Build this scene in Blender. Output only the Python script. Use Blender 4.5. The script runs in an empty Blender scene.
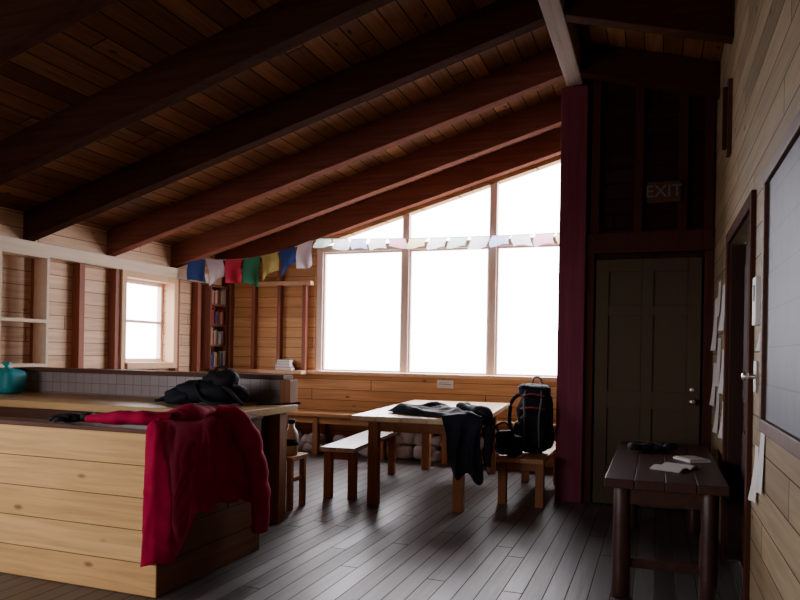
import bpy, bmesh, math, random
from mathutils import Vector, Matrix, noise
random.seed(7)
scene = bpy.context.scene
COL = scene.collection

# ------------------------------------------------------------------ materials
def new_mat(name):
    m = bpy.data.materials.new(name); m.use_nodes = True
    nt = m.node_tree
    return m, nt, nt.nodes, nt.links, nt.nodes['Principled BSDF']

def math_node(N, L, op, a, b=None, c=None):
    n = N.new('ShaderNodeMath'); n.operation = op
    for i, v in enumerate((a, b, c)):
        if v is None: continue
        if isinstance(v, (int, float)): n.inputs[i].default_value = v
        else: L.new(v, n.inputs[i])
    return n.outputs[0]

def mixc(N, L, fac, a, b, mode='MIX'):
    n = N.new('ShaderNodeMix'); n.data_type = 'RGBA'; n.blend_type = mode
    if isinstance(fac, (int, float)): n.inputs[0].default_value = fac
    else: L.new(fac, n.inputs[0])
    for i, v in ((6, a), (7, b)):
        if isinstance(v, tuple): n.inputs[i].default_value = (*v[:3], 1)
        else: L.new(v, n.inputs[i])
    return n.outputs[2]

def plank_mat(name, c1, c2, width, across, along, groove=0.05, length=2.6, rough=0.6,
              knots=True, groove_dark=0.25, offset=0.0, spec=0.2, bump=0.4):
    m, nt, N, L, P = new_mat(name)
    tc = N.new('ShaderNodeTexCoord'); sp = N.new('ShaderNodeSeparateXYZ')
    L.new(tc.outputs['Object'], sp.inputs[0])
    A = sp.outputs['XYZ'.index(across)]; B = sp.outputs['XYZ'.index(along)]
    a = math_node(N, L, 'DIVIDE', math_node(N, L, 'ADD', A, offset), width)
    idn = math_node(N, L, 'FLOOR', a); fr = math_node(N, L, 'FRACT', a)
    wn0 = N.new('ShaderNodeTexWhiteNoise'); wn0.noise_dimensions = '1D'; L.new(idn, wn0.inputs['W'])
    b = math_node(N, L, 'ADD', math_node(N, L, 'DIVIDE', B, length), math_node(N, L, 'MULTIPLY', wn0.outputs['Value'], 7.0))
    idb = math_node(N, L, 'FLOOR', b); frb = math_node(N, L, 'FRACT', b)
    cv = N.new('ShaderNodeCombineXYZ'); L.new(idn, cv.inputs[0]); L.new(idb, cv.inputs[1])
    wn = N.new('ShaderNodeTexWhiteNoise'); wn.noise_dimensions = '2D'; L.new(cv.outputs[0], wn.inputs['Vector'])
    base = mixc(N, L, wn.outputs['Value'], c1, c2)
    gv = N.new('ShaderNodeCombineXYZ')
    L.new(math_node(N, L, 'MULTIPLY', B, 1.6), gv.inputs[0])
    L.new(math_node(N, L, 'MULTIPLY', A, 28.0), gv.inputs[1])
    L.new(math_node(N, L, 'MULTIPLY', idn, 3.7), gv.inputs[2])
    no = N.new('ShaderNodeTexNoise'); no.inputs['Scale'].default_value = 1.0; no.inputs['Detail'].default_value = 4
    no.inputs['Distortion'].default_value = 0.6
    L.new(gv.outputs[0], no.inputs['Vector'])
    gr = N.new('ShaderNodeMapRange'); gr.inputs[1].default_value = 0.35; gr.inputs[2].default_value = 0.7
    gr.inputs[3].default_value = 0.0; gr.inputs[4].default_value = 0.45
    L.new(no.outputs['Fac'], gr.inputs[0])
    dark = tuple(x * 0.45 for x in c1)
    col = mixc(N, L, gr.outputs[0], base, dark)
    if knots:
        kv = N.new('ShaderNodeCombineXYZ')
        L.new(math_node(N, L, 'MULTIPLY', B, 2.4), kv.inputs[0])
        L.new(math_node(N, L, 'MULTIPLY', A, 5.5), kv.inputs[1])
        vo = N.new('ShaderNodeTexVoronoi'); vo.inputs['Scale'].default_value = 1.0
        L.new(kv.outputs[0], vo.inputs['Vector'])
        kn = N.new('ShaderNodeMapRange'); kn.inputs[1].default_value = 0.05; kn.inputs[2].default_value = 0.12
        kn.inputs[3].default_value = 0.8; kn.inputs[4].default_value = 0.0
        L.new(vo.outputs['Distance'], kn.inputs[0])
        col = mixc(N, L, kn.outputs[0], col, tuple(x * 0.22 for x in c1))
    g1 = math_node(N, L, 'LESS_THAN', fr, groove)
    g2 = math_node(N, L, 'LESS_THAN', frb, 0.004)
    g = math_node(N, L, 'MAXIMUM', g1, g2)
    col = mixc(N, L, g, col, tuple(x * groove_dark for x in c1))
    L.new(col, P.inputs['Base Color'])
    rv = math_node(N, L, 'ADD', math_node(N, L, 'MULTIPLY', wn.outputs['Value'], .12), rough - .06)
    L.new(math_node(N, L, 'MAXIMUM', rv, math_node(N, L, 'MULTIPLY', g, .9)), P.inputs['Roughness'])
    P.inputs['Specular IOR Level'].default_value = spec
    bp = N.new('ShaderNodeBump'); bp.inputs['Strength'].default_value = bump; bp.inputs['Distance'].default_value = 0.01
    h = math_node(N, L, 'ADD', math_node(N, L, 'MULTIPLY', math_node(N, L, 'SUBTRACT', 1.0, g), 1.0),
                  math_node(N, L, 'MULTIPLY', no.outputs['Fac'], 0.25))
    L.new(h, bp.inputs['Height']); L.new(bp.outputs[0], P.inputs['Normal'])
    return m

def wood_mat(name, c1, c2, axis='Z', rough=0.6, spec=0.2, scale=1.0):
    m, nt, N, L, P = new_mat(name)
    tc = N.new('ShaderNodeTexCoord'); mp = N.new('ShaderNodeMapping')
    s = [22 * scale] * 3; s['XYZ'.index(axis)] = 1.3 * scale
    mp.inputs['Scale'].default_value = s
    L.new(tc.outputs['Object'], mp.inputs[0])
    no = N.new('ShaderNodeTexNoise'); no.inputs['Scale'].default_value = 1; no.inputs['Detail'].default_value = 5
    no.inputs['Distortion'].default_value = 0.8
    L.new(mp.outputs[0], no.inputs['Vector'])
    r = N.new('ShaderNodeMapRange'); r.inputs[1].default_value = .3; r.inputs[2].default_value = .7
    L.new(no.outputs['Fac'], r.inputs[0])
    n2 = N.new('ShaderNodeTexNoise'); n2.inputs['Scale'].default_value = 1.7
    L.new(tc.outputs['Object'], n2.inputs['Vector'])
    c = mixc(N, L, r.outputs[0], c1, c2)
    c = mixc(N, L, math_node(N, L, 'MULTIPLY', n2.outputs['Fac'], 0.4), c, tuple(x * .5 for x in c1))
    L.new(c, P.inputs['Base Color'])
    P.inputs['Roughness'].default_value = rough; P.inputs['Specular IOR Level'].default_value = spec
    bp = N.new('ShaderNodeBump'); bp.inputs['Strength'].default_value = .15; bp.inputs['Distance'].default_value = .005
    L.new(no.outputs['Fac'], bp.inputs['Height']); L.new(bp.outputs[0], P.inputs['Normal'])
    return m

def plain(name, c, rough=0.6, metal=0, var=0.25, scale=6, spec=0.4, sheen=0, bump=0.0, trans=0):
    m, nt, N, L, P = new_mat(name)
    tc = N.new('ShaderNodeTexCoord')
    no = N.new('ShaderNodeTexNoise'); no.inputs['Scale'].default_value = scale; no.inputs['Detail'].default_value = 4
    L.new(tc.outputs['Object'], no.inputs['Vector'])
    col = mixc(N, L, no.outputs['Fac'], tuple(x * (1 - var) for x in c), tuple(min(1, x * (1 + var)) for x in c))
    L.new(col, P.inputs['Base Color'])
    P.inputs['Roughness'].default_value = rough; P.inputs['Metallic'].default_value = metal
    P.inputs['Specular IOR Level'].default_value = spec
    P.inputs['Sheen Weight'].default_value = sheen
    if bump:
        bp = N.new('ShaderNodeBump'); bp.inputs['Strength'].default_value = bump; bp.inputs['Distance'].default_value = .01
        n3 = N.new('ShaderNodeTexNoise'); n3.inputs['Scale'].default_value = scale * 5
        L.new(tc.outputs['Object'], n3.inputs['Vector'])
        L.new(n3.outputs['Fac'], bp.inputs['Height']); L.new(bp.outputs[0], P.inputs['Normal'])
    if trans:
        tr = N.new('ShaderNodeBsdfTranslucent'); L.new(col, tr.inputs[0])
        mx = N.new('ShaderNodeMixShader'); mx.inputs[0].default_value = trans
        L.new(P.outputs[0], mx.inputs[1]); L.new(tr.outputs[0], mx.inputs[2])
        L.new(mx.outputs[0], N['Material Output'].inputs[0])
    return m

M = {}
M['wall_Y'] = plank_mat('pine_wall_planks_y', (0.68, 0.42, 0.26), (0.80, 0.55, 0.37), 0.15, 'Z', 'Y')
M['wall_X'] = plank_mat('pine_wall_planks_x', (0.54, 0.26, 0.10), (0.66, 0.36, 0.16), 0.15, 'Z', 'X')
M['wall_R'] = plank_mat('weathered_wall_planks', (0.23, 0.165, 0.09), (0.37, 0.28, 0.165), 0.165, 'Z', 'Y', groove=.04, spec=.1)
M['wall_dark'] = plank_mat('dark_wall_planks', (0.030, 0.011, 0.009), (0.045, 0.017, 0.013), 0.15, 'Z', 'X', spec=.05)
M['ceil'] = plank_mat('ceiling_boards', (0.12, 0.048, 0.020), (0.30, 0.135, 0.060), 0.16, 'X', 'Y', groove=.07, length=3.2, spec=.05)
M['floor'] = plank_mat('worn_floor_planks', (0.048, 0.038, 0.036), (0.115, 0.098, 0.094), 0.125, 'X', 'Y', groove=.055,
                       length=3.0, rough=0.42, knots=False, groove_dark=.12, spec=.5, bump=.9)
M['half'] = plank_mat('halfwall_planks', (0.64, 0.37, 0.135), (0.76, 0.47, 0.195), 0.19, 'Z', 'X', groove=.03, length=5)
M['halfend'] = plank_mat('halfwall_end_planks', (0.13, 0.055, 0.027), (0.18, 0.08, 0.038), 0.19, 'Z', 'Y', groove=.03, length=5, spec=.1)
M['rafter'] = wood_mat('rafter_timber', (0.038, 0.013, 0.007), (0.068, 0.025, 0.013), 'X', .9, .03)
M['rafter_lit'] = wood_mat('rafter_lit_timber', (0.15, 0.048, 0.032), (0.24, 0.085, 0.052), 'X', .9, .05)  # rafter timber again, with window light painted in as a redder, brighter tone
M['ridge'] = wood_mat('ridge_timber', (0.26, 0.20, 0.17), (0.36, 0.28, 0.24), 'Y', .9, .1)
M['stud'] = wood_mat('stud_timber', (0.26, 0.085, 0.055), (0.35, 0.135, 0.085), 'Z')
M['studdark'] = wood_mat('stud_dark_timber', (0.060, 0.020, 0.015), (0.09, 0.033, 0.022), 'Z', .8, .05)
M['plate'] = wood_mat('plate_timber', (0.72, 0.54, 0.38), (0.80, 0.63, 0.48), 'Y')
M['post'] = wood_mat('post_flare_timber', (0.15, 0.032, 0.055), (0.21, 0.05, 0.08), 'Z', .8, .1)  # mauve tint paints the purple flare haze into the wood colour
M['frame'] = wood_mat('window_frame_pine', (0.70, 0.42, 0.24), (0.80, 0.52, 0.32), 'Z')
M['mull'] = wood_mat('window_post_bloom_pine', (0.88, 0.66, 0.56), (0.93, 0.76, 0.67), 'Z')  # pinkish white carries the window bloom in the base colour
M['table'] = wood_mat('table_pine', (0.66, 0.46, 0.23), (0.78, 0.58, 0.33), 'Y', rough=.28, spec=.6)
M['leg'] = wood_mat('leg_pine', (0.28, 0.105, 0.042), (0.38, 0.165, 0.07), 'Z')
M['bench'] = wood_mat('bench_pine', (0.46, 0.22, 0.09), (0.58, 0.31, 0.14), 'X', rough=.4)
M['benchtop'] = wood_mat('bench_glare_top', (0.48, 0.41, 0.38), (0.60, 0.53, 0.50), 'Y', rough=.25, spec=.8)  # whitish base colour paints window glare onto the seat
M['counter'] = wood_mat('counter_wood', (0.50, 0.31, 0.12), (0.62, 0.40, 0.18), 'X', rough=.4)
M['cap'] = wood_mat('dark_cap_wood', (0.08, 0.032, 0.018), (0.12, 0.05, 0.028), 'X')
M['darkwood'] = wood_mat('dark_table_wood', (0.034, 0.012, 0.010), (0.064, 0.023, 0.018), 'Y', rough=.4, spec=.4)
M['darkdoor'] = plain('dark_door_paint', (0.075, 0.052, 0.032), .6, var=.1, spec=.1)
M['blackdoor'] = wood_mat('brown_door', (0.030, 0.014, 0.010), (0.045, 0.021, 0.014), 'Z')
M['red'] = plain('red_fleece', (0.33, 0.003, 0.040), .85, sheen=.0, spec=.1, var=.35, scale=4, bump=.3)
M['black'] = plain('black_fabric', (0.008, 0.008, 0.011), .75, spec=.2, bump=.2)
M['blue_black'] = plain('navy_fabric', (0.009, 0.011, 0.019), .7, spec=.15, bump=.3)
M['grey'] = plain('grey_webbing', (0.13, 0.13, 0.15), .5)
M['teal'] = plain('teal_nylon', (0.005, 0.26, 0.30), .5)
M['metal'] = plain('brushed_metal', (0.6, 0.58, 0.55), .3, metal=1, var=.1)
M['white'] = plain('white_plastic', (0.75, 0.75, 0.75), .5, var=.05)
M['paper'] = plain('paper', (0.66, 0.64, 0.62), .8, var=.08, scale=20)
M['bottle'] = plain('bottle_beige', (0.42, 0.32, 0.24), .4)
M['rock'] = plain('granite_rock', (0.34, 0.29, 0.29), .9, var=.5, scale=9, bump=.6)
M['pink'] = plain('red_trim', (.35, .03, .05), .6)
for k, c in dict(fl_blue=(.03, .07, .26), fl_white=(.62, .57, .64), fl_red=(.52, .03, .07), fl_green=(.03, .17, .09), fl_yellow=(.46, .38, .12)).items():
    M[k] = plain('flag_' + k, c, .9, var=.15, scale=14, trans=.3)
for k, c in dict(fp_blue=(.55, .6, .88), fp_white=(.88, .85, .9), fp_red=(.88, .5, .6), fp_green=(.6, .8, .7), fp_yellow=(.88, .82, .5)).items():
    M[k] = plain('glare_washed_flag_' + k, c, .9, var=.1, scale=14, trans=.85)  # pale set: wash-out from the bright windows is painted into the cloth colours
for i, c in enumerate([(.4, .04, .03), (.04, .08, .28), (.5, .45, .38), (.06, .2, .1), (.4, .3, .08), (.08, .08, .1), (.4, .16, .08)]):
    M['bk%d' % i] = plain('book_cover_%d' % i, c, .6, var=.15)

m, nt, N, L, P = new_mat('glazed_tile'); M['tile'] = m
tc = N.new('ShaderNodeTexCoord'); mp = N.new('ShaderNodeMapping'); mp.inputs['Rotation'].default_value = (math.radians(90), 0, 0)
L.new(tc.outputs['Object'], mp.inputs[0])
br = N.new('ShaderNodeTexBrick'); br.offset = 0; br.inputs['Scale'].default_value = 1
br.inputs['Brick Width'].default_value = .1; br.inputs['Row Height'].default_value = .1; br.inputs['Mortar Size'].default_value = .004
br.inputs['Color1'].default_value = (.24, .205, .20, 1); br.inputs['Color2'].default_value = (.28, .24, .235, 1); br.inputs['Mortar'].default_value = (.15, .115, .11, 1)
L.new(mp.outputs[0], br.inputs['Vector']); L.new(br.outputs['Color'], P.inputs['Base Color']); P.inputs['Roughness'].default_value = .35
m, nt, N, L, P = new_mat('map_print'); M['map'] = m
tc = N.new('ShaderNodeTexCoord')
no = N.new('ShaderNodeTexNoise'); no.inputs['Scale'].default_value = 2.5; no.inputs['Detail'].default_value = 3
L.new(tc.outputs['Object'], no.inputs['Vector'])
c = mixc(N, L, no.outputs['Fac'], (.085, .095, .12), (.16, .175, .21))
sp = N.new('ShaderNodeSeparateXYZ'); L.new(tc.outputs['Object'], sp.inputs[0])
ga = math_node(N, L, 'LESS_THAN', math_node(N, L, 'FRACT', math_node(N, L, 'MULTIPLY', sp.outputs[2], 6)), .04)
gb = math_node(N, L, 'LESS_THAN', math_node(N, L, 'FRACT', math_node(N, L, 'MULTIPLY', sp.outputs[1], 6)), .04)
c = mixc(N, L, math_node(N, L, 'MULTIPLY', math_node(N, L, 'MAXIMUM', ga, gb), .4), c, (.03, .03, .04))
L.new(c, P.inputs['Base Color']); P.inputs['Roughness'].default_value = .5; P.inputs['Specular IOR Level'].default_value = .1
m, nt, N, L, P = new_mat('window_glass'); M['glass'] = m
tr = N.new('ShaderNodeBsdfTransparent'); gl = N.new('ShaderNodeBsdfGlossy'); gl.inputs['Roughness'].default_value = .02
mx = N.new('ShaderNodeMixShader'); mx.inputs[0].default_value = .05
L.new(tr.outputs[0], mx.inputs[1]); L.new(gl.outputs[0], mx.inputs[2]); L.new(mx.outputs[0], N['Material Output'].inputs[0])

# ------------------------------------------------------------------ builder
class B:
    def __init__(s): s.v = []; s.f = []; s.m = []; s.mats = []; s.sm = []
    def mi(s, k):
        if k not in s.mats: s.mats.append(k)
        return s.mats.index(k)
    def add(s, vs, fs, k, smooth=False):
        o = len(s.v); s.v += [tuple(v) for v in vs]; i = s.mi(k)
        for f in fs: s.f.append(tuple(o + j for j in f)); s.m.append(i); s.sm.append(smooth)
    def box(s, x0, x1, y0, y1, z0, z1, k):
        vs = [(x0, y0, z0), (x1, y0, z0), (x1, y1, z0), (x0, y1, z0), (x0, y0, z1), (x1, y0, z1), (x1, y1, z1), (x0, y1, z1)]
        s.add(vs, [(0, 3, 2, 1), (4, 5, 6, 7), (0, 1, 5, 4), (1, 2, 6, 5), (2, 3, 7, 6), (3, 0, 4, 7)], k)
    def prism(s, poly, y0, y1, k):
        n = len(poly)
        vs = [(x, y0, z) for x, z in poly] + [(x, y1, z) for x, z in poly]
        s.add(vs, [tuple(range(n)), tuple(reversed(range(n, 2 * n)))] + [(i, i + n, (i + 1) % n + n, (i + 1) % n) for i in range(n)], k)
    def tube(s, pts, radii, k, seg=12, flat=1.0, wr=0.0, wf=20, up=(0, 0, 1)):
        pts = [Vector(p) for p in pts]
        if isinstance(radii, (int, float)): radii = [radii] * len(pts)
        vs = []; n = len(pts)
        for i, p in enumerate(pts):
            t = (pts[min(i + 1, n - 1)] - pts[max(i - 1, 0)]).normalized()
            u = Vector(up)
            if abs(t.dot(u)) > .95: u = Vector((0, 1, 0))
            a = t.cross(u).normalized(); b = a.cross(t).normalized()
            for j in range(seg):
                an = 2 * math.pi * j / seg
                q = p + a * math.cos(an) * radii[i] + b * math.sin(an) * radii[i] * flat
                if wr:
                    d = noise.noise(q * wf * .5) + .5 * noise.noise(q * wf)
                    q = q + (q - p).normalized() * d * wr
                vs.append(q)
        fs = [(i * seg + j, i * seg + (j + 1) % seg, (i + 1) * seg + (j + 1) % seg, (i + 1) * seg + j) for i in range(n - 1) for j in range(seg)]
        fs += [tuple(reversed(range(seg))), tuple(range((n - 1) * seg, n * seg))]
        s.add(vs, fs, k, True)
    def blob(s, c, size, k, e=.5, nz=0.0, nf=6, rot=0, nu=28, nv=18, seed=0, floor=None):
        vs = []; c = Vector(c); R = Matrix.Rotation(rot, 3, 'Z')
        sg = lambda x, p: math.copysign(abs(x) ** p, x)
        for i in range(nv + 1):
            ph = -math.pi / 2 + math.pi * i / nv
            for j in range(nu):
                th = 2 * math.pi * j / nu
                q = Vector((sg(math.cos(ph), e) * sg(math.cos(th), e) * size[0], sg(math.cos(ph), e) * sg(math.sin(th), e) * size[1], sg(math.sin(ph), e) * size[2]))
                if nz:
                    off = Vector((seed * 3.1, seed, 0))
                    d = noise.noise((q + off) * nf) + .5 * noise.noise((q + off) * nf * 2.3)
                    q = q + q.normalized() * d * nz if q.length > 0 else q
                w = c + R @ q
                if floor is not None and w.z < floor: w.z = floor
                vs.append(w)
        fs = [(i * nu + j, i * nu + (j + 1) % nu, (i + 1) * nu + (j + 1) % nu, (i + 1) * nu + j) for i in range(nv) for j in range(nu)]
        s.add(vs, fs, k, True)
    def grid(s, fn, nu, nv, k, thick=0):
        vs = [fn(i / nu, j / nv) for i in range(nu + 1) for j in range(nv + 1)]
        fs = [(i * (nv + 1) + j, (i + 1) * (nv + 1) + j, (i + 1) * (nv + 1) + j + 1, i * (nv + 1) + j + 1) for i in range(nu) for j in range(nv)]
        s.add(vs, fs, k, True)
    def obj(s, name, bevel=0, loc=(0, 0, 0), rz=0, solid=0, sub=0, parent=None):
        me = bpy.data.meshes.new(name); me.from_pydata(s.v, [], s.f)
        for k in s.mats: me.materials.append(M[k])
        me.polygons.foreach_set('material_index', s.m); me.polygons.foreach_set('use_smooth', s.sm)
        me.validate(); me.update()
        if not solid:
            bm = bmesh.new(); bm.from_mesh(me); bmesh.ops.remove_doubles(bm, verts=bm.verts, dist=1e-5) if any(s.sm) else None
            bmesh.ops.recalc_face_normals(bm, faces=bm.faces); bm.to_mesh(me); bm.free()
        o = bpy.data.objects.new(name, me); COL.objects.link(o); o.location = loc; o.rotation_euler = (0, 0, rz)
        if solid:
            md = o.modifiers.new('thick', 'SOLIDIFY'); md.thickness = solid; md.offset = 0
        if sub:
            md = o.modifiers.new('sub', 'SUBSURF'); md.levels = sub; md.render_levels = sub
        if bevel:
            md = o.modifiers.new('bevel', 'BEVEL'); md.width = bevel; md.segments = 2; md.limit_method = 'ANGLE'
        if parent: o.parent = parent
        return o

# ------------------------------------------------------------------ room constants
XL, XR, YF, YB = -6.34, 0.483, 9.2, -2.5
XRIDGE, SL = -0.81, 0.284
def zb(x): return 4.15 - SL * abs(x - XRIDGE)
def zc(x): return zb(x) + 0.30

b = B(); b.box(XL - .15, XR + .15, YB - .15, YF + .15, -.1, 0, 'floor'); b.obj('floor')
b = B()
b.prism([(XL - .15, zc(XL - .15)), (XRIDGE, zc(XRIDGE)), (XRIDGE, zc(XRIDGE) + .1), (XL - .15, zc(XL - .15) + .1)], YB - .15, YF + .15, 'ceil')
b.prism([(XRIDGE, zc(XRIDGE)), (XR + .15, zc(XR + .15)), (XR + .15, zc(XR + .15) + .1), (XRIDGE, zc(XRIDGE) + .1)], YB - .15, YF + .15, 'ceil')
b.obj('ceiling')
for y in (9.08, 8.05, 6.85, 5.65, 4.45, 3.25, 2.05, .85, -.35, -1.55):
    b = B(); h = .07
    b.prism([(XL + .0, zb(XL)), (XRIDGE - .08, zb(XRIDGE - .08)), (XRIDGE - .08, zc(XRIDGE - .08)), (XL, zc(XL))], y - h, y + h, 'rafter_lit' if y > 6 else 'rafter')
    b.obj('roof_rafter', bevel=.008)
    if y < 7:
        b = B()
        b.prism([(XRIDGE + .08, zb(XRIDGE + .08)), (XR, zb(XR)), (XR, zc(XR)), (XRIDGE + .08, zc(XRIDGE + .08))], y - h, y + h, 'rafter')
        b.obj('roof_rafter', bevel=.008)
b = B(); b.box(XRIDGE - .08, XRIDGE + .08, YB, 7.07, 4.12, 4.42, 'ridge'); b.obj('ridge_beam', bevel=.01)

NW0, NW1 = .2, 2.1
b = B(); t = XL - .15
b.box(t, XL, YB - .15, NW0, 0, zc(XL), 'wall_Y'); b.box(t, XL, NW1, 6.99, 0, zc(XL), 'wall_Y'); b.box(t, XL, 7.90, YF + .15, 0, zc(XL), 'wall_Y')
b.box(t, XL, 6.99, 7.90, 0, 1.27, 'wall_Y'); b.box(t, XL, 6.99, 7.90, 2.34, zc(XL), 'wall_Y')
b.box(t, XL, NW0, NW1, 0, 1.1, 'wall_Y'); b.box(t, XL, NW0, NW1, 2.34, zc(XL), 'wall_Y')
b.obj('wall_left')
b = B()
for y in (-.1, 2.86, 3.43, 4.0, 4.58, 5.15, 5.73, 6.3, 6.87, 8.02, 8.5):
    b.box(XL, XL + .11, y - .04, y + .04, .05, 2.42, 'stud')
b.obj('wall_studs', bevel=.004)
b = B(); b.box(XL, XL + .14, YB, 9.0, 2.42, 2.56, 'plate'); b.obj('wall_top_plate', bevel=.005)
b = B(); xa, xb = XL + .112, XL + .30
for z in (1.24, 1.70, 2.38): b.box(xa, xb, 3.9, 5.66, z, z + .035, 'plate')
for y in (3.9, 4.48, 5.06, 5.63): b.box(xa, xb - .005, y, y + .03, 1.275, 1.70, 'plate'); b.box(xa, xb - .005, y, y + .03, 1.735, 2.38, 'plate')
b.obj('wall_cubby_shelf', bevel=.003)

def win_left(name, y0, y1, z0, z1, rails=True):
    b = B()
    for (a, c) in ((y0 - .08, y0), (y1, y1 + .08)): b.box(XL, XL + .14, a, c, z0 - .08, z1 + .08, 'frame')
    b.box(XL, XL + .14, y0, y1, z1, z1 + .08, 'frame'); b.box(XL, XL + .17, y0, y1, z0 - .08, z0, 'frame')
    x0, x1 = XL - .1, XL - .04
    b.box(x0, x1, y0, y0 + .05, z0, z1, 'mull'); b.box(x0, x1, y1 - .05, y1, z0, z1, 'mull')
    for z in (z0, (z0 + z1) / 2 - .02, z1 - .05): b.box(x0, x1, y0 + .05, y1 - .05, z, z + (.035 if z0 < z < z1 - .1 else .05), 'mull')
    b.box(XL - .075, XL - .07, y0 + .05, y1 - .05, z0 + .05, z1 - .05, 'glass')
    b.obj(name, bevel=.004)
win_left('window_1', 6.99, 7.90, 1.27, 2.34)
win_left('window_6', NW0, NW1, 1.1, 2.34)

ST = 1.12; HB0, HB1 = 2.90, 3.0
def zt(x): return 4.0 + SL * (x + 1.18)
b = B(); y0, y1 = YF, YF + .15
b.box(XL, XR + .15, y0, y1, 0, ST, 'wall_X')
b.prism([(XL, ST), (-4.72, ST), (-4.72, zc(-4.72)), (XL, zc(XL))], y0, y1, 'wall_X')
b.prism([(-4.72, zt(-4.72)), (-.83, zt(-.83)), (-.83, zc(-.83)), (-4.72, zc(-4.72))], y0, y1, 'wall_X')
b.prism([(-.83, ST), (XR + .15, ST), (XR + .15, zc(XR + .15)), (XRIDGE, zc(XRIDGE)), (-.83, zc(-.83))], y0, y1, 'wall_X')
b.obj('wall_far')
mull = [(-4.72, -4.62), (-3.385, -3.285), (-2.145, -2.045), (-.93, -.83)]
b = B()
for a, c in mull:
    b.prism([(a, ST + .05), (c, ST + .05), (c, zt(c)), (a, zt(a))], YF + .02, YF + .12, 'mull')
for i in range(3):
    b.box(mull[i][1], mull[i + 1][0], YF + .0, YF + .12, HB0, HB1, 'mull')
b.obj('window_mullions', bevel=.005)
b = B(); b.box(XL + .01, -.87, YF - .10, YF, ST, ST + .05, 'frame'); b.obj('window_sill', bevel=.005)
for i in range(3):
    b = B(); a, c = mull[i][1], mull[i + 1][0]; s = .025; ya, yb = YF + .05, YF + .1
    b.box(a, a + s, ya, yb, ST + .05, HB0, 'mull'); b.box(c - s, c, ya, yb, ST + .05, HB0, 'mull')
    b.box(a + s, c - s, ya, yb, ST + .05, ST + .05 + s, 'mull'); b.box(a + s, c - s, ya, yb, HB0 - s, HB0, 'mull')
    b.box(a + s, c - s, YF + .07, YF + .075, ST + .05 + s, HB0 - s, 'glass')
    b.prism([(a, HB1), (c, HB1), (c, max(HB1 + .01, zt(c))), (a, max(HB1 + .01, zt(a)))], YF + .07, YF + .075, 'glass')
    b.obj('window_%d' % (i + 2), bevel=.003)
b = B()
for x in (-6.14, -5.72, -5.28, -4.86):
    b.prism([(x - .03, ST + .05), (x + .03, ST + .05), (x + .03, 2.42 if x > -5.0 else zb(x + .03)), (x - .03, 2.42 if x > -5.0 else zb(x - .03))], YF - .09, YF, 'stud')
b.box(-5.69, -4.75, YF - .1, YF - .001, 2.42, 2.48, 'frame')
b.obj('wall_studs', bevel=.004)

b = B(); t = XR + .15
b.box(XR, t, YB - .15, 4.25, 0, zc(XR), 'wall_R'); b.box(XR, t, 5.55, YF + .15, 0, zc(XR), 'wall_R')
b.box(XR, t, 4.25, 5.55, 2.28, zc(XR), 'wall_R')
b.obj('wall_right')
b = B()
b.box(XR + .09, XR + .14, 4.26, 5.54, 0.01, 2.27, 'blackdoor')
for z0_, z1_ in ((.2, .95), (1.15, 2.1)):
    b.box(XR + .075, XR + .09, 4.45, 4.85, z0_, z1_, 'blackdoor'); b.box(XR + .075, XR + .09, 4.98, 5.38, z0_, z1_, 'blackdoor')
b.obj('door_1', bevel=.004)
b = B()
b.box(XR - .025, XR, 4.17, 4.25, 0, 2.36, 'studdark'); b.box(XR - .025, XR, 5.55, 5.67, 0, 2.36, 'studdark'); b.box(XR - .025, XR, 4.25, 5.55, 2.28, 2.36, 'studdark')
b.box(XR, XR + .09, 4.25, 4.27, 0, 2.28, 'studdark'); b.box(XR, XR + .09, 5.53, 5.55, 0, 2.28, 'blackdoor')
b.obj('trim_1', bevel=.004)

b = B()
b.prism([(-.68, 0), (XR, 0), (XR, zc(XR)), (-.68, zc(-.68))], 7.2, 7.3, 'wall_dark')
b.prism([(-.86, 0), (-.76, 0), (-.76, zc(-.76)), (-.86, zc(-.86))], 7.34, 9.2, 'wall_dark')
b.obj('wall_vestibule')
b = B(); b.box(-.94, -.68, 7.08, 7.34, 0, 4.12, 'post'); b.obj('support_post', bevel=.012)
b = B()
b.box(-.68, XR, 7.12, 7.2, 2.46, 2.66, 'studdark')
for x in (-.60, -.2, .2, .43):
    b.box(x - .04, x + .04, 7.12, 7.2, 2.66, zb(x) + .1, 'studdark')
b.box(-.68, -.60, 7.14, 7.2, 0, 2.46, 'studdark'); b.box(.40, XR, 7.14, 7.2, 0, 2.46, 'studdark')
b.obj('trim_2', bevel=.004)
b = B(); dx0, dx1 = -.58, .38
b.box(dx0, dx1, 7.17, 7.2, .01, 2.40, 'darkdoor')
for xs in ((dx0, dx0 + .12), (-.15, -.05), (dx1 - .12, dx1)): b.box(xs[0], xs[1], 7.15, 7.17, .01, 2.40, 'darkdoor')
for zs in ((.01, .22), (.95, 1.12), (1.85, 1.95), (2.28, 2.40)):
    b.box(dx0 + .12, -.15, 7.15, 7.17, *zs, 'darkdoor'); b.box(-.05, dx1 - .12, 7.15, 7.17, *zs, 'darkdoor')
b.tube([(.31, 7.15, 1.04), (.31, 7.10, 1.04)], .012, 'metal'); b.blob((.31, 7.08, 1.04), (.032, .028, .032), 'metal', e=1)
b.tube([(.31, 7.15, 1.15), (.31, 7.13, 1.15)], .022, 'metal')
b.obj('door_2', bevel=.004)
b = B(); b.box(-.12, .18, 7.06, 7.115, 2.92, 3.12, 'cap'); ex = b.obj('exit_sign', bevel=.006)
fc = bpy.data.curves.new('letters', 'FONT'); fc.body = 'EXIT'; fc.size = .16; fc.extrude = .004; fc.align_x = 'CENTER'; fc.align_y = 'CENTER'
fo = bpy.data.objects.new('letters', fc); COL.objects.link(fo); fo.parent = ex; fo.location = (.03, 7.056, 3.02); fo.rotation_euler = (math.radians(90), 0, 0)
fc.materials.append(M['grey'])

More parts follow.
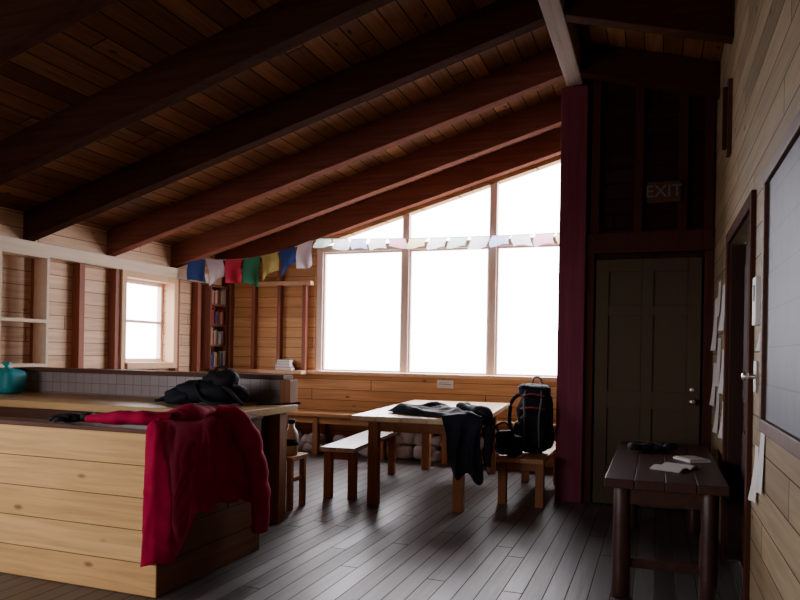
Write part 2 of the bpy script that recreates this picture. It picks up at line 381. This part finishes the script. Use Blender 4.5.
b = B(); y0, y1 = YB - .15, YB
OA, OC = -5.9, -3.6
b.box(XL, XR, y0, y1, 0, .9, 'wall_X')
for a, c in ((XL, OA), (OC, XR)): b.box(a, c, y0, y1, .9, 2.3, 'wall_X')
b.prism([(XL, 2.3), (XR, 2.3), (XR, zc(XR)), (XRIDGE, zc(XRIDGE)), (XL, zc(XL))], y0, y1, 'wall_X')
b.obj('wall_back')
b = B(); a, c = OA, OC
b.box(a, a + .06, y0, y1 + .02, .9, 2.3, 'frame'); b.box(c - .06, c, y0, y1 + .02, .9, 2.3, 'frame')
b.box(a + .06, c - .06, y0, y1 + .02, .9, .96, 'frame'); b.box(a + .06, c - .06, y0, y1 + .02, 2.24, 2.3, 'frame')
b.box((a + c) / 2 - .03, (a + c) / 2 + .03, y0 + .03, y1, .96, 2.24, 'frame')
b.obj('window_5', bevel=.004)

# ------------------------------------------------------------------ kitchen half wall / counter
KX = XL + .15
b = B()
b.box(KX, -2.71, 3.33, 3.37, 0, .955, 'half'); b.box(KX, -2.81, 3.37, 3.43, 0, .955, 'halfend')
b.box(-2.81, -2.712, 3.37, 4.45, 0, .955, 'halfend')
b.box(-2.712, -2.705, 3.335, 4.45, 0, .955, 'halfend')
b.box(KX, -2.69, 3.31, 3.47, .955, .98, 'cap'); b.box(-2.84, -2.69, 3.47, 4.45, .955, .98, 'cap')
b.obj('counter_half_wall', bevel=.004)
b = B()
b.box(KX, -2.92, 4.46, 5.40, .93, .99, 'counter')
b.box(KX, -3.05, 4.52, 4.56, .1, .93, 'cap'); b.box(-3.09, -3.05, 4.56, 5.0, .0, .93, 'cap')
b.box(-3.06, -2.96, 5.16, 5.26, 0, .93, 'leg')
b.box(KX, -3.08, 5.40, 5.415, .99, 1.2, 'tile'); b.box(KX, -3.08, 5.415, 5.50, 0, 1.2, 'halfend')
b.box(KX, -3.05, 5.36, 5.54, 1.2, 1.24, 'cap')
b.box(-3.08, -2.98, 5.36, 5.50, .99, 1.2, 'leg')
b.obj('kitchen_counter', bevel=.005)

# ------------------------------------------------------------------ dining table
def table(name, w, l, h, loc, rz, leg=.1):
    b = B(); n = 5; pw = w / n; ins = .2
    for i in range(n): b.box(-w / 2 + i * pw + .002, -w / 2 + (i + 1) * pw - .002, -l / 2, l / 2, h - .05, h, 'table')
    for sx in (-1, 1):
        for sy in (-1, 1):
            x, y = sx * (w / 2 - ins), sy * (l / 2 - .12)
            b.box(x - leg / 2, x + leg / 2, y - leg / 2, y + leg / 2, 0, h - .05, 'leg')
    ap = .1
    for sx in (-1, 1): b.box(sx * (w / 2 - ins) - .02, sx * (w / 2 - ins) + .02, -l / 2 + .17, l / 2 - .17, h - .05 - ap, h - .05, 'leg')
    for sy in (-1, 1): b.box(-w / 2 + ins + .05, w / 2 - ins - .05, sy * (l / 2 - .12) - .02, sy * (l / 2 - .12) + .02, h - .05 - ap, h - .05, 'leg')
    return b.obj(name, bevel=.006, loc=loc, rz=rz)
TW = 1.22
TL = (-2.20, 7.30, 0); TR = math.radians(5)
table('dining_table', TW, 2.45, .855, TL, TR)

def bench(name, w, l, h, loc, rz, top='benchtop'):
    b = B()
    for i in range(2): b.box(-w / 2 + i * w / 2 + .003, -w / 2 + (i + 1) * w / 2 - .003, -l / 2, l / 2, h - .045, h, top)
    for sy in (-1, 1):
        y = sy * (l / 2 - .12)
        for sx in (-1, 1):
            x = sx * (w / 2 - .05); b.box(x - .04, x + .04, y - .04, y + .04, 0, h - .045, 'leg')
        b.box(-w / 2 + .09, w / 2 - .09, y - .02, y + .02, h - .13, h - .045, 'leg')
    b.box(-.02, .02, -l / 2 + .14, l / 2 - .14, h - .12, h - .05, 'leg')
    return b.obj(name, bevel=.005, loc=loc, rz=rz)
bench('bench', .35, 1.75, .52, (-3.0, 7.05, 0), math.radians(6))
bench('bench', .46, 1.5, .47, (-1.215, 7.38, 0), 0, 'bench')

b = B()
b.box(-5.6, -1.0, 8.78, 9.18, .54, .59, 'bench')
for x in (-5.5, -4.5, -3.5, -2.6, -1.7): b.box(x - .04, x + .04, 8.82, 8.90, 0, .54, 'leg'); b.box(x - .04, x + .04, 9.08, 9.16, 0, .54, 'leg')
b.box(-5.46, -1.74, 8.84, 8.87, .44, .54, 'bench')
b.obj('wall_bench', bevel=.005)
b = B()
for i in range(60):
    x = random.uniform(-5.38, -1.85); r = random.uniform(.07, .14)
    b.blob((x, random.uniform(8.97, 9.0), r * .8 + (random.choice((.12, .2)) if i % 2 else 0)), (r * 1.15, min(r * .6, .07), r * .8), 'rock', e=.8, nz=.03, nf=8, nu=12, nv=8, seed=i, floor=.001)
b.obj('rock_pile')

b = B()
b.box(-3.42, -3.08, 5.60, 5.92, .45, .49, 'leg')
for x in (-3.38, -3.12):
    for y in (5.64, 5.88): b.box(x - .025, x + .025, y - .025, y + .025, 0, .45, 'leg')
b.box(-3.355, -3.145, 5.63, 5.65, .2, .24, 'leg'); b.box(-3.13, -3.11, 5.665, 5.855, .25, .29, 'leg')
b.obj('wooden_stool', bevel=.004)
b = B(); c = (-3.17, 5.74)
b.tube([(c[0], c[1], z) for z in (.492, .50, .68, .72, .74, .78)], [.055, .065, .065, .05, .03, .03], 'bottle', seg=20)
b.tube([(c[0], c[1], z) for z in (.78, .82)], .035, 'black', seg=16)
b.tube([(c[0], c[1], z) for z in (.58, .64)], .067, 'black', seg=20)
b.obj('water_bottle')

b = B(); x0, x1, y0, y1 = -.29, .40, 4.38, 6.4
n = 4; pw = (x1 - x0) / n
for i in range(n): b.box(x0 + i * pw + .002, x0 + (i + 1) * pw - .002, y0, y1, .665, .72, 'darkwood')
b.box(x0 + .06, x0 + .10, y0 + .12, y1 - .12, .56, .665, 'darkwood'); b.box(x1 - .10, x1 - .06, y0 + .12, y1 - .12, .56, .665, 'darkwood')
b.box(x0 + .1, x1 - .1, y0 + .08, y0 + .12, .56, .665, 'darkwood')
for x in (x0 + .1, x1 - .1):
    for y in (y0 + .1, y1 - .1):
        b.tube([(x, y, z) for z in (0, .15, .3, .45, .665)], [.055, .05, .052, .048, .05], 'darkwood', seg=14, wr=.006)
b.box(x0 + .08, x1 - .08, y0 + .11, y0 + .15, .17, .23, 'darkwood')
b.obj('log_leg_table', bevel=.004)
def booklet(name, x, y, z, rz, w=.2, l=.27):
    b = B()
    f = lambda s: (lambda u, v: Vector((s * u * w, (v - .5) * l, .004 + .025 * math.sin(u * math.pi) * .8)))
    b.grid(f(1), 8, 3, 'paper'); b.grid(f(-1), 8, 3, 'paper')
    b.box(-w, w, -l / 2, l / 2, 0, .003, 'bk2')
    b.obj(name, loc=(x, y, z), rz=rz)
booklet('open_booklet', .12, 4.95, .721, 1.1, .15, .2)
b = B(); b.box(-.08, .08, -.11, .11, 0, .012, 'paper'); b.box(-.07, .08, -.10, .10, .012, .02, 'bk2'); b.obj('magazine', loc=(.24, 5.4, .721), rz=.5)
def glove(loc, rz, tilt=0):
    b = B()
    b.blob((0, 0, .03), (.07, .055, .03), 'black', e=.8, nz=.01)
    for i in range(4): b.tube([(.05, -.045 + i * .03, .03), (.10, -.055 + i * .035, .035), (.14 - abs(i - 1.5) * .012, -.06 + i * .038, .02)], [.016, .015, .012], 'black', seg=8)
    b.tube([(0, .05, .03), (.04, .09, .03), (.07, .1, .02)], [.018, .016, .012], 'black', seg=8)
    b.tube([(-.06, 0, .035), (-.12, 0, .04)], [.045, .05], 'black', seg=14, flat=.6)
    o = b.obj('glove', loc=loc, rz=rz); o.rotation_euler[1] = tilt; return o
glove((-.08, 5.75, .722), .6)
glove((.05, 5.9, .722), 2.2)

# ------------------------------------------------------------------ prayer flags
b = B()
pA, pB_ = Vector((-6.10, 8.05, 2.72)), Vector((-4.68, 9.06, 3.08))
pC = Vector((-.95, 9.06, 3.02))
def string(p, q, sag, t): return p.lerp(q, t) - Vector((0, 0, 4 * sag * t * (1 - t)))
cols = ['fl_blue', 'fl_white', 'fl_red', 'fl_green', 'fl_yellow', 'fl_blue', 'fl_white']
ts = [(i / 7 + .006, (i + 1) / 7 - .01) for i in range(7)]
for i, (t0, t1) in enumerate(ts):
    hgt = .36 * random.uniform(.9, 1.05); ph = random.uniform(0, 6); sw = random.uniform(-.08, .08)
    def fn(u, v, t0=t0, t1=t1, ph=ph, sw=sw, hgt=hgt):
        p = string(pA, pB_, .14, t0 + (t1 - t0) * u)
        return p + Vector((.01 * math.sin(6 * v + ph) + sw * v * .3, -.02 - .045 * math.sin(5 * u + ph) * v, -hgt * v + .03 * math.sin(ph + 3 * u) * v + sw * v * u))
    b.grid(fn, 8, 8, cols[i])
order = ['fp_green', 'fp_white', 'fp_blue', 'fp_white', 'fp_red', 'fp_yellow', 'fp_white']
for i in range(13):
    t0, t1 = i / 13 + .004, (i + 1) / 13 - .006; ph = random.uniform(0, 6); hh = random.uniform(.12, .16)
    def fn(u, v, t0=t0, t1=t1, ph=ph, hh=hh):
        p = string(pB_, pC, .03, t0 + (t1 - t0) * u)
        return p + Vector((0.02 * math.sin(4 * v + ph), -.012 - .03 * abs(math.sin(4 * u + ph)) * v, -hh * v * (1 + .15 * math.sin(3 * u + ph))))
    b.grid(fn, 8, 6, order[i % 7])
b.tube([string(pA, pB_, .14, i / 20) for i in range(21)], .005, 'white', seg=6)
b.tube([string(pB_, pC, .03, i / 20) for i in range(21)], .005, 'white', seg=6)
b.obj('prayer_flags')

# ------------------------------------------------------------------ bookshelf
b = B(); X0 = XL + .002
b.box(X0, X0 + .2, 8.64, 8.67, 1.17, 2.4, 'stud'); b.box(X0, X0 + .2, 9.04, 9.07, 1.17, 2.4, 'stud')
for z in (1.17, 1.50, 1.80, 2.10, 2.37): b.box(X0, X0 + .2, 8.67, 9.04, z, z + .03, 'stud')
shelf = b.obj('bookshelf', bevel=.003)
b = B()
for z in (1.20, 1.53, 1.83, 2.13):
    y = 8.69
    while y < 8.99:
        w = random.uniform(.02, .045); h = random.uniform(.17, .24)
        b.box(X0 + .02, X0 + .18 + random.uniform(-.01, .03), y, y + w - .002, z, z + h, 'bk%d' % random.choice((0, 1, 2, 2, 3, 4, 6))); y += w
bk = b.obj('books', parent=shelf)
def stack(name, x, y, z, n, rz):
    b = B(); zz = 0
    for i in range(n):
        h = random.uniform(.03, .05); w = random.uniform(.1, .13); l = random.uniform(.06, .075); o = random.uniform(-.01, .01)
        b.box(-w + o, w + o, -l, l, zz, zz + .004, 'bk%d' % (i % 7)); b.box(-w + o + .005, w + o, -l + .005, l - .005, zz + .004, zz + h - .004, 'paper'); b.box(-w + o, w + o, -l, l, zz + h - .004, zz + h, 'bk%d' % (i % 7)); b.box(-w + o, -w + o + .005, -l, l, zz + .004, zz + h - .004, 'bk%d' % (i % 7)); zz += h
    b.obj(name, loc=(x, y, z), rz=rz)
b = B(); b.box(-5.5, -4.80, 8.95, 9.10, ST + .0, ST + .05, 'frame'); b.obj('wall_ledge', bevel=.004)
stack('book_stack', -5.12, 9.03, ST + .051, 4, .05)

# ------------------------------------------------------------------ red jacket
def sstep(a, c, x): t = max(0, min(1, (x - a) / (c - a))); return t * t * (3 - 2 * t)
path = [(-2.75, 3.285), (-2.725, 3.275), (-2.685, 3.285), (-2.665, 3.34), (-2.66, 3.6), (-2.66, 3.9), (-2.66, 4.2)]
nrm = [(0, -1), (0, -1), (.5, -.86), (1, -.3), (1, 0), (1, 0), (1, 0)]
cum = [0]
for i in range(1, len(path)): cum.append(cum[-1] + math.dist(path[i], path[i - 1]))
def pathat(s):
    d = s * cum[-1]
    for i in range(1, len(path)):
        if d <= cum[i] + 1e-9:
            t = (d - cum[i - 1]) / (cum[i] - cum[i - 1])
            p = [path[i - 1][k] * (1 - t) + path[i][k] * t for k in (0, 1)]; n = [nrm[i - 1][k] * (1 - t) + nrm[i][k] * t for k in (0, 1)]
            return Vector((p[0], p[1], 0)), Vector((n[0], n[1], 0)).normalized(), d
def ridge(x): return 1 - abs(math.sin(x)) ** .7
def jack(u, v):
    p, n, d = pathat(u)
    hem = .20 + .02 * u + .24 * sstep(.14, .4, u) - .05 * sstep(.75, 1, u) + .015 * math.sin(u * 23)
    if v < .22:
        t = v / .22
        off = -.17 * (1 - t); z = 1.003 + .03 * math.sin(t * math.pi) + .03 * abs(noise.noise(Vector((u * 9, t * 2, 3))))
        if u < .3: off *= .8
    else:
        t = (v - .22) / .78
        off = .012 * math.sin(min(1, t * 6) * math.pi / 2); z = 1.0 - (1.0 - hem) * t
        amp = .045 * sstep(0, .3, t)
        q = d * 13 + 1.2 * math.sin(t * 2.5 + 1) + 1.6 * noise.noise(Vector((u * 3, t * 1.6, 0)))
        off += amp * ridge(q) + .012 * ridge(q * 1.9 + t * 4 + 1) + .010 * ridge(t * 9 + 5 * noise.noise(Vector((u * 5, t * 4, 7)))) * sstep(0, .3, t)
    return p + n * off + Vector((0, 0, z))
b = B(); b.grid(jack, 90, 60, 'red')
rj = b.obj('red_jacket', solid=.008, sub=1)
def smooth_pts(ps, n):
    out = []
    P_ = [Vector(p) for p in ps]; m = len(P_)
    for i in range(n + 1):
        f = i / n * (m - 1); k = min(int(f), m - 2); t = f - k
        p0, p1, p2, p3 = P_[max(k - 1, 0)], P_[k], P_[k + 1], P_[min(k + 2, m - 1)]
        out.append(.5 * ((2 * p1) + (-p0 + p2) * t + (2 * p0 - 5 * p1 + 4 * p2 - p3) * t * t + (-p0 + 3 * p1 - 3 * p2 + p3) * t ** 3))
    return out
def rr(rs, n):
    out = []
    for i in range(n + 1):
        f = i / n * (len(rs) - 1); k = min(int(f), len(rs) - 2); out.append(rs[k] * (1 - f + k) + rs[k + 1] * (f - k))
    return out
b = B()
b.tube(smooth_pts([(-2.74, 3.95, 1.03), (-2.62, 4.0, .99), (-2.57, 4.1, .78), (-2.57, 4.2, .5), (-2.58, 4.25, .2)], 44), rr([.06, .075, .08, .07, .05], 44), 'red', seg=28, wr=.028, wf=13)
b.obj('sleeve_hanging', parent=rj)
b = B()
b.tube(smooth_pts([(-2.72, 3.45, 1.03), (-2.85, 3.38, 1.04), (-3.05, 3.36, 1.03), (-3.24, 3.35, 1.015)], 30), rr([.07, .065, .058, .042], 30), 'red', seg=20, flat=.65, wr=.02, wf=15)
b.obj('sleeve_resting', parent=rj)
b = B()
b.tube(smooth_pts([(-2.72, 3.5, 1.04), (-2.73, 3.7, 1.055), (-2.75, 3.95, 1.04)], 20), rr([.05, .07, .05], 20), 'red', seg=20, flat=.6, wr=.03, wf=14)
b.obj('collar', parent=rj)
glove((-3.38, 3.365, .985), math.radians(200))

# ------------------------------------------------------------------ dark jacket on the dining table
RT = Matrix.Translation(Vector(TL)) @ Matrix.Rotation(TR, 4, 'Z')
YE = -1.225 - .015
def bj(u, v):
    if v < .6:
        t = v / .6
        x0 = -.42 + .66 * sstep(.25, 1, t) + .05 * math.sin(t * 9); x1 = .50 + .13 * t + .03 * math.sin(t * 7)
        x = x0 + (x1 - x0) * u
        yi = -.42 - .25 * (1 - u) * .3 + .10 * noise.noise(Vector((u * 5, 0, 2)))
        y = yi + (YE - yi) * t
        edge = math.sin(max(.02, min(1, t * 6)) * math.pi / 2) * math.sin(max(.02, min(1, u * 6)) * math.pi / 2) * math.sin(max(.02, min(1, (1 - u) * 6)) * math.pi / 2)
        z = .870 + edge * (.04 + .07 * abs(noise.noise(Vector((x * 7, y * 7, 0)))) + .045 * ridge(x * 8 + y * 6)) * (1 - .5 * t)
    else:
        t = (v - .6) / .4
        xa = .26 + .10 * t; xb = .65 - .01 * t
        x = xa + (xb - xa) * u + .02 * math.sin(t * 5 + u * 3)
        drop = .54 - .16 * (1 - sstep(0, .35, u)) + .05 * math.sin(u * 9)
        y = YE - (.05 * ridge(u * 7 + 1.2 * t) + .01) * sstep(0, .3, t) - .015 * sstep(0, .1, t)
        z = .875 + .015 * (1 - sstep(0, .1, t)) - drop * t
    return (RT @ Vector((x, y, z, 1)))[:3]
b = B(); b.grid(bj, 60, 70, 'blue_black'); j2 = b.obj('black_jacket', solid=.010, sub=1)
b = B()
pts = [(RT @ Vector(p)) for p in ((.35, -.75, .94), (.52, -.95, .93), (.655, -1.10, .90), (.685, -1.18, .70), (.68, -1.2, .45))]
b.tube(smooth_pts(pts, 26), rr([.05, .055, .055, .05, .04], 26), 'blue_black', seg=18, flat=.8, wr=.02, wf=15)
b.obj('sleeve', parent=j2)

# ------------------------------------------------------------------ backpacks
b = B(); bx, by, bz = -1.14, 7.07, .472
b.blob((bx, by, bz + .31), (.17, .15, .30), 'black', e=.55, nz=.03, nf=7, floor=bz)
b.blob((bx, by - .02, bz + .62), (.16, .15, .07), 'blue_black', e=.6, nz=.025, nf=9)
b.blob((bx, by - .16, bz + .25), (.12, .06, .17), 'blue_black', e=.55, nz=.02, nf=9)
b.blob((bx - .17, by, bz + .18), (.05, .09, .13), 'black', e=.7, nz=.01); b.blob((bx + .14, by, bz + .18), (.045, .09, .13), 'black', e=.7, nz=.01)
for sx in (-.07, .07):
    b.tube(smooth_pts([(bx + sx, by - .14, bz + .68), (bx + sx * 1.2, by - .19, bz + .55), (bx + sx, by - .235, bz + .35), (bx + sx, by - .2, bz + .08)], 18), .009, 'grey', seg=8)
b.tube(smooth_pts([(bx - .05, by + .08, bz + .68), (bx - .03, by + .06, bz + .75), (bx + .03, by + .06, bz + .75), (bx + .05, by + .08, bz + .68)], 14), .01, 'grey', seg=8)
b.tube(smooth_pts([(bx - .14, by + .05, bz + .6), (bx - .24, by - .02, bz + .5), (bx - .25, by - .03, bz + .25), (bx - .16, by, bz + .08)], 20), .02, 'black', seg=8)
b.tube(smooth_pts([(bx + .12, by + .05, bz + .6), (bx + .17, by - .08, bz + .5), (bx + .17, by - .1, bz + .25), (bx + .13, by, bz + .08)], 20), .015, 'black', seg=8)
b.tube(smooth_pts([(bx - .12, by - .16, bz + .45), (bx, by - .22, bz + .47), (bx + .12, by - .16, bz + .45)], 14), .008, 'pink', seg=8)
b.tube(smooth_pts([(bx - .11, by - .17, bz + .58), (bx, by - .19, bz + .60), (bx + .11, by - .17, bz + .58)], 14), .008, 'pink', seg=8)
b.obj('hiking_backpack')
b = B(); bx, by = -1.33, 6.74; s0 = .472
b.blob((bx, by, s0 + .11), (.13, .08, .105), 'black', e=.6, nz=.025, nf=8, seed=4, floor=s0)
b.blob((bx - .04, by - .05, s0 + .19), (.09, .05, .06), 'blue_black', e=.7, nz=.02, nf=9, seed=2)
b.tube(smooth_pts([(bx - .08, by - .05, .68), (bx - .12, by - .08, .76), (bx - .02, by - .1, .80), (bx + .05, by - .05, .68)], 16), .01, 'black', seg=8)
b.tube(smooth_pts([(bx - .1, by - .05, .6), (bx - .19, by - .1, .52), (bx - .2, by - .12, .38), (bx - .17, by - .14, .3)], 16), .012, 'grey', seg=8)
b.obj('day_pack')

b = B(); bx, by = -3.5, 4.95; z0 = .992
b.blob((bx, by, z0 + .10), (.30, .17, .10), 'black', e=.75, nz=.06, nf=7, seed=3, floor=z0)
b.blob((bx + .1, by, z0 + .19), (.15, .13, .08), 'black', e=.8, nz=.06, nf=8, seed=5, floor=z0)
b.blob((bx - .22, by - .05, z0 + .07), (.15, .12, .065), 'blue_black', e=.8, nz=.05, nf=8, seed=6, floor=z0)
b.tube(smooth_pts([(bx - .05, by - .1, z0 + .2), (bx - .02, by - .18, z0 + .16), (bx + .1, by - .23, z0 + .05), (bx + .28, by - .2, z0 + .02)], 20), .014, 'black', seg=8)
b.tube(smooth_pts([(bx + .02, by, z0 + .24), (bx + .06, by, z0 + .31), (bx + .14, by, z0 + .31), (bx + .18, by, z0 + .24)], 16), .01, 'black', seg=8)
b.tube(smooth_pts([(bx + .15, by - .1, z0 + .18), (bx + .28, by - .15, z0 + .13), (bx + .36, by - .1, z0 + .03), (bx + .30, by, z0 + .02)], 16), .014, 'black', seg=8)
b.tube(smooth_pts([(bx - .3, by - .1, z0 + .08), (bx - .42, by - .15, z0 + .03), (bx - .5, by - .05, z0 + .02), (bx - .42, by + .02, z0 + .02)], 16), .013, 'black', seg=8)
b.obj('black_backpack')
b = B()
b.tube([(-3.12, 5.05, 1.003), (-2.97, 5.1, 1.005), (-2.80, 5.15, 1.02)], .008, 'black', seg=8); b.blob((-2.79, 5.15, 1.02), (.03, .02, .012), 'black', e=1)
b.obj('kitchen_ladle')
b = B(); c = Vector((-5.97, 5.10, .992))
b.blob(c + Vector((0, 0, .12)), (.17, .13, .12), 'teal', e=.5, nz=.02, nf=8, floor=.992)
b.tube([c + Vector((0, 0, .22)), c + Vector((0, 0, .26)), c + Vector((0, 0, .30))], [.05, .02, .05], 'teal', seg=14, wr=.008)
b.obj('teal_stuff_sack')

# ------------------------------------------------------------------ right wall items
b = B(); y0, y1, z0, z1 = 1.9, 3.6, 1.12, 2.31; x = XR - .001
b.box(x - .02, x, y0 + .05, y1 - .05, z0 + .05, z1 - .05, 'map')
b.box(x - .04, x, y0, y1, z0, z0 + .06, 'cap'); b.box(x - .04, x, y0, y1, z1 - .06, z1, 'cap')
b.box(x - .04, x, y0, y0 + .06, z0 + .06, z1 - .06, 'cap'); b.box(x - .04, x, y1 - .06, y1, z0 + .06, z1 - .06, 'cap')
b.obj('framed_map', bevel=.005)
def sheet(name, y, z, w, h, k='paper'):
    b = B()
    b.grid(lambda u, v: Vector((XR - .004 - .03 * v * v * (1 if u > .5 else .4), y + (u - .5) * w, z - (v - .5) * h)), 6, 6, k)
    b.obj(name)
for i, (y, z, w, h) in enumerate([(6.0, 1.85, .28, .36), (6.35, 1.42, .3, .4), (5.95, 1.35, .24, .34), (6.75, 1.75, .34, .46), (5.87, .98, .2, .28), (6.4, 1.0, .26, .34), (6.4, 1.95, .24, .3), (6.8, 1.22, .3, .38)]):
    sheet('notice_paper', y, z, w, h)
sheet('notice_paper', 3.74, 1.0, .12, .38); sheet('notice_paper', 3.95, .87, .12, .28); sheet('notice_paper', 3.75, 1.62, .12, .26)
b = B(); b.box(XR - .035, XR, 3.84, 3.96, 1.62, 1.86, 'white'); b.box(XR - .04, XR - .035, 3.87, 3.93, 1.74, 1.82, 'grey'); b.obj('thermostat', bevel=.006)
b = B(); b.box(XR - .01, XR, 3.98, 4.08, 1.28, 1.44, 'metal'); b.tube([(XR - .01, 4.03, 1.36), (XR - .05, 4.03, 1.36)], .012, 'metal'); b.blob((XR - .055, 4.03, 1.36), (.018, .026, .026), 'metal', e=1); b.obj('latch_knob')
b = B(); b.box(XR - .02, XR, 3.67, 3.74, 1.32, 1.44, 'paper'); b.obj('light_switch', bevel=.003)
b = B(); b.box(XR - .03, XR, 5.62, 5.74, 2.95, 3.50, 'cap'); b.box(XR - .06, XR - .03, 5.65, 5.71, 3.0, 3.45, 'studdark'); b.obj('wall_bracket', bevel=.004)
b = B(); b.box(-2.83, -2.60, YF - .012, YF, .98, 1.09, 'paper'); b.box(-2.80, -2.63, YF - .014, YF - .012, 1.03, 1.04, 'grey'); b.box(-2.80, -2.66, YF - .014, YF - .012, 1.055, 1.06, 'grey'); b.obj('wall_plaque', bevel=.003)

# ------------------------------------------------------------------ light
w = bpy.data.worlds.new('overcast_sky'); scene.world = w; w.use_nodes = True
N, L = w.node_tree.nodes, w.node_tree.links
bg = N['Background']; bg.inputs[1].default_value = 19.0
tc = N.new('ShaderNodeTexCoord'); sp = N.new('ShaderNodeSeparateXYZ'); L.new(tc.outputs['Generated'], sp.inputs[0])
mr = N.new('ShaderNodeMapRange'); mr.inputs[1].default_value = -.10; mr.inputs[2].default_value = -.02; L.new(sp.outputs[2], mr.inputs[0])
L.new(mixc(N, L, mr.outputs[0], (.34, .33, .35), (.98, .95, 1.0)), bg.inputs[0])
def area(name, loc, rot, sx, sy):
    l = bpy.data.lights.new(name, 'AREA'); l.shape = 'RECTANGLE'; l.size = sx; l.size_y = sy; l.energy = 1
    l.cycles.is_portal = True
    o = bpy.data.objects.new(name, l); COL.objects.link(o); o.location = loc; o.rotation_euler = rot
R90 = math.radians(90)
area('sky_portal_far', (-2.78, 9.42, 2.6), (-R90, 0, 0), 4.0, 3.0)
area('sky_portal_left', (XL - .2, 7.45, 1.8), (0, -R90, 0), 1.1, .95)
area('sky_portal_near', (XL - .2, (NW0 + NW1) / 2, 1.72), (0, -R90, 0), 1.24, NW1 - NW0)
area('sky_portal_back', ((OA + OC) / 2, YB - .2, 1.6), (R90, 0, 0), OC - OA, 1.4)

# ------------------------------------------------------------------ camera
cd = bpy.data.cameras.new('camera'); cam = bpy.data.objects.new('camera', cd); COL.objects.link(cam)
cd.sensor_width = 36; cd.lens = 31.5; cd.shift_y = 53 / 800; cd.clip_start = .05
cam.matrix_world = Matrix.Translation((0, 0, 1.45)) @ Matrix.Rotation(math.radians(20.2), 4, 'Z') @ Matrix.Rotation(R90, 4, 'X') @ Matrix.Rotation(math.radians(1.0), 4, 'Z')
scene.camera = cam
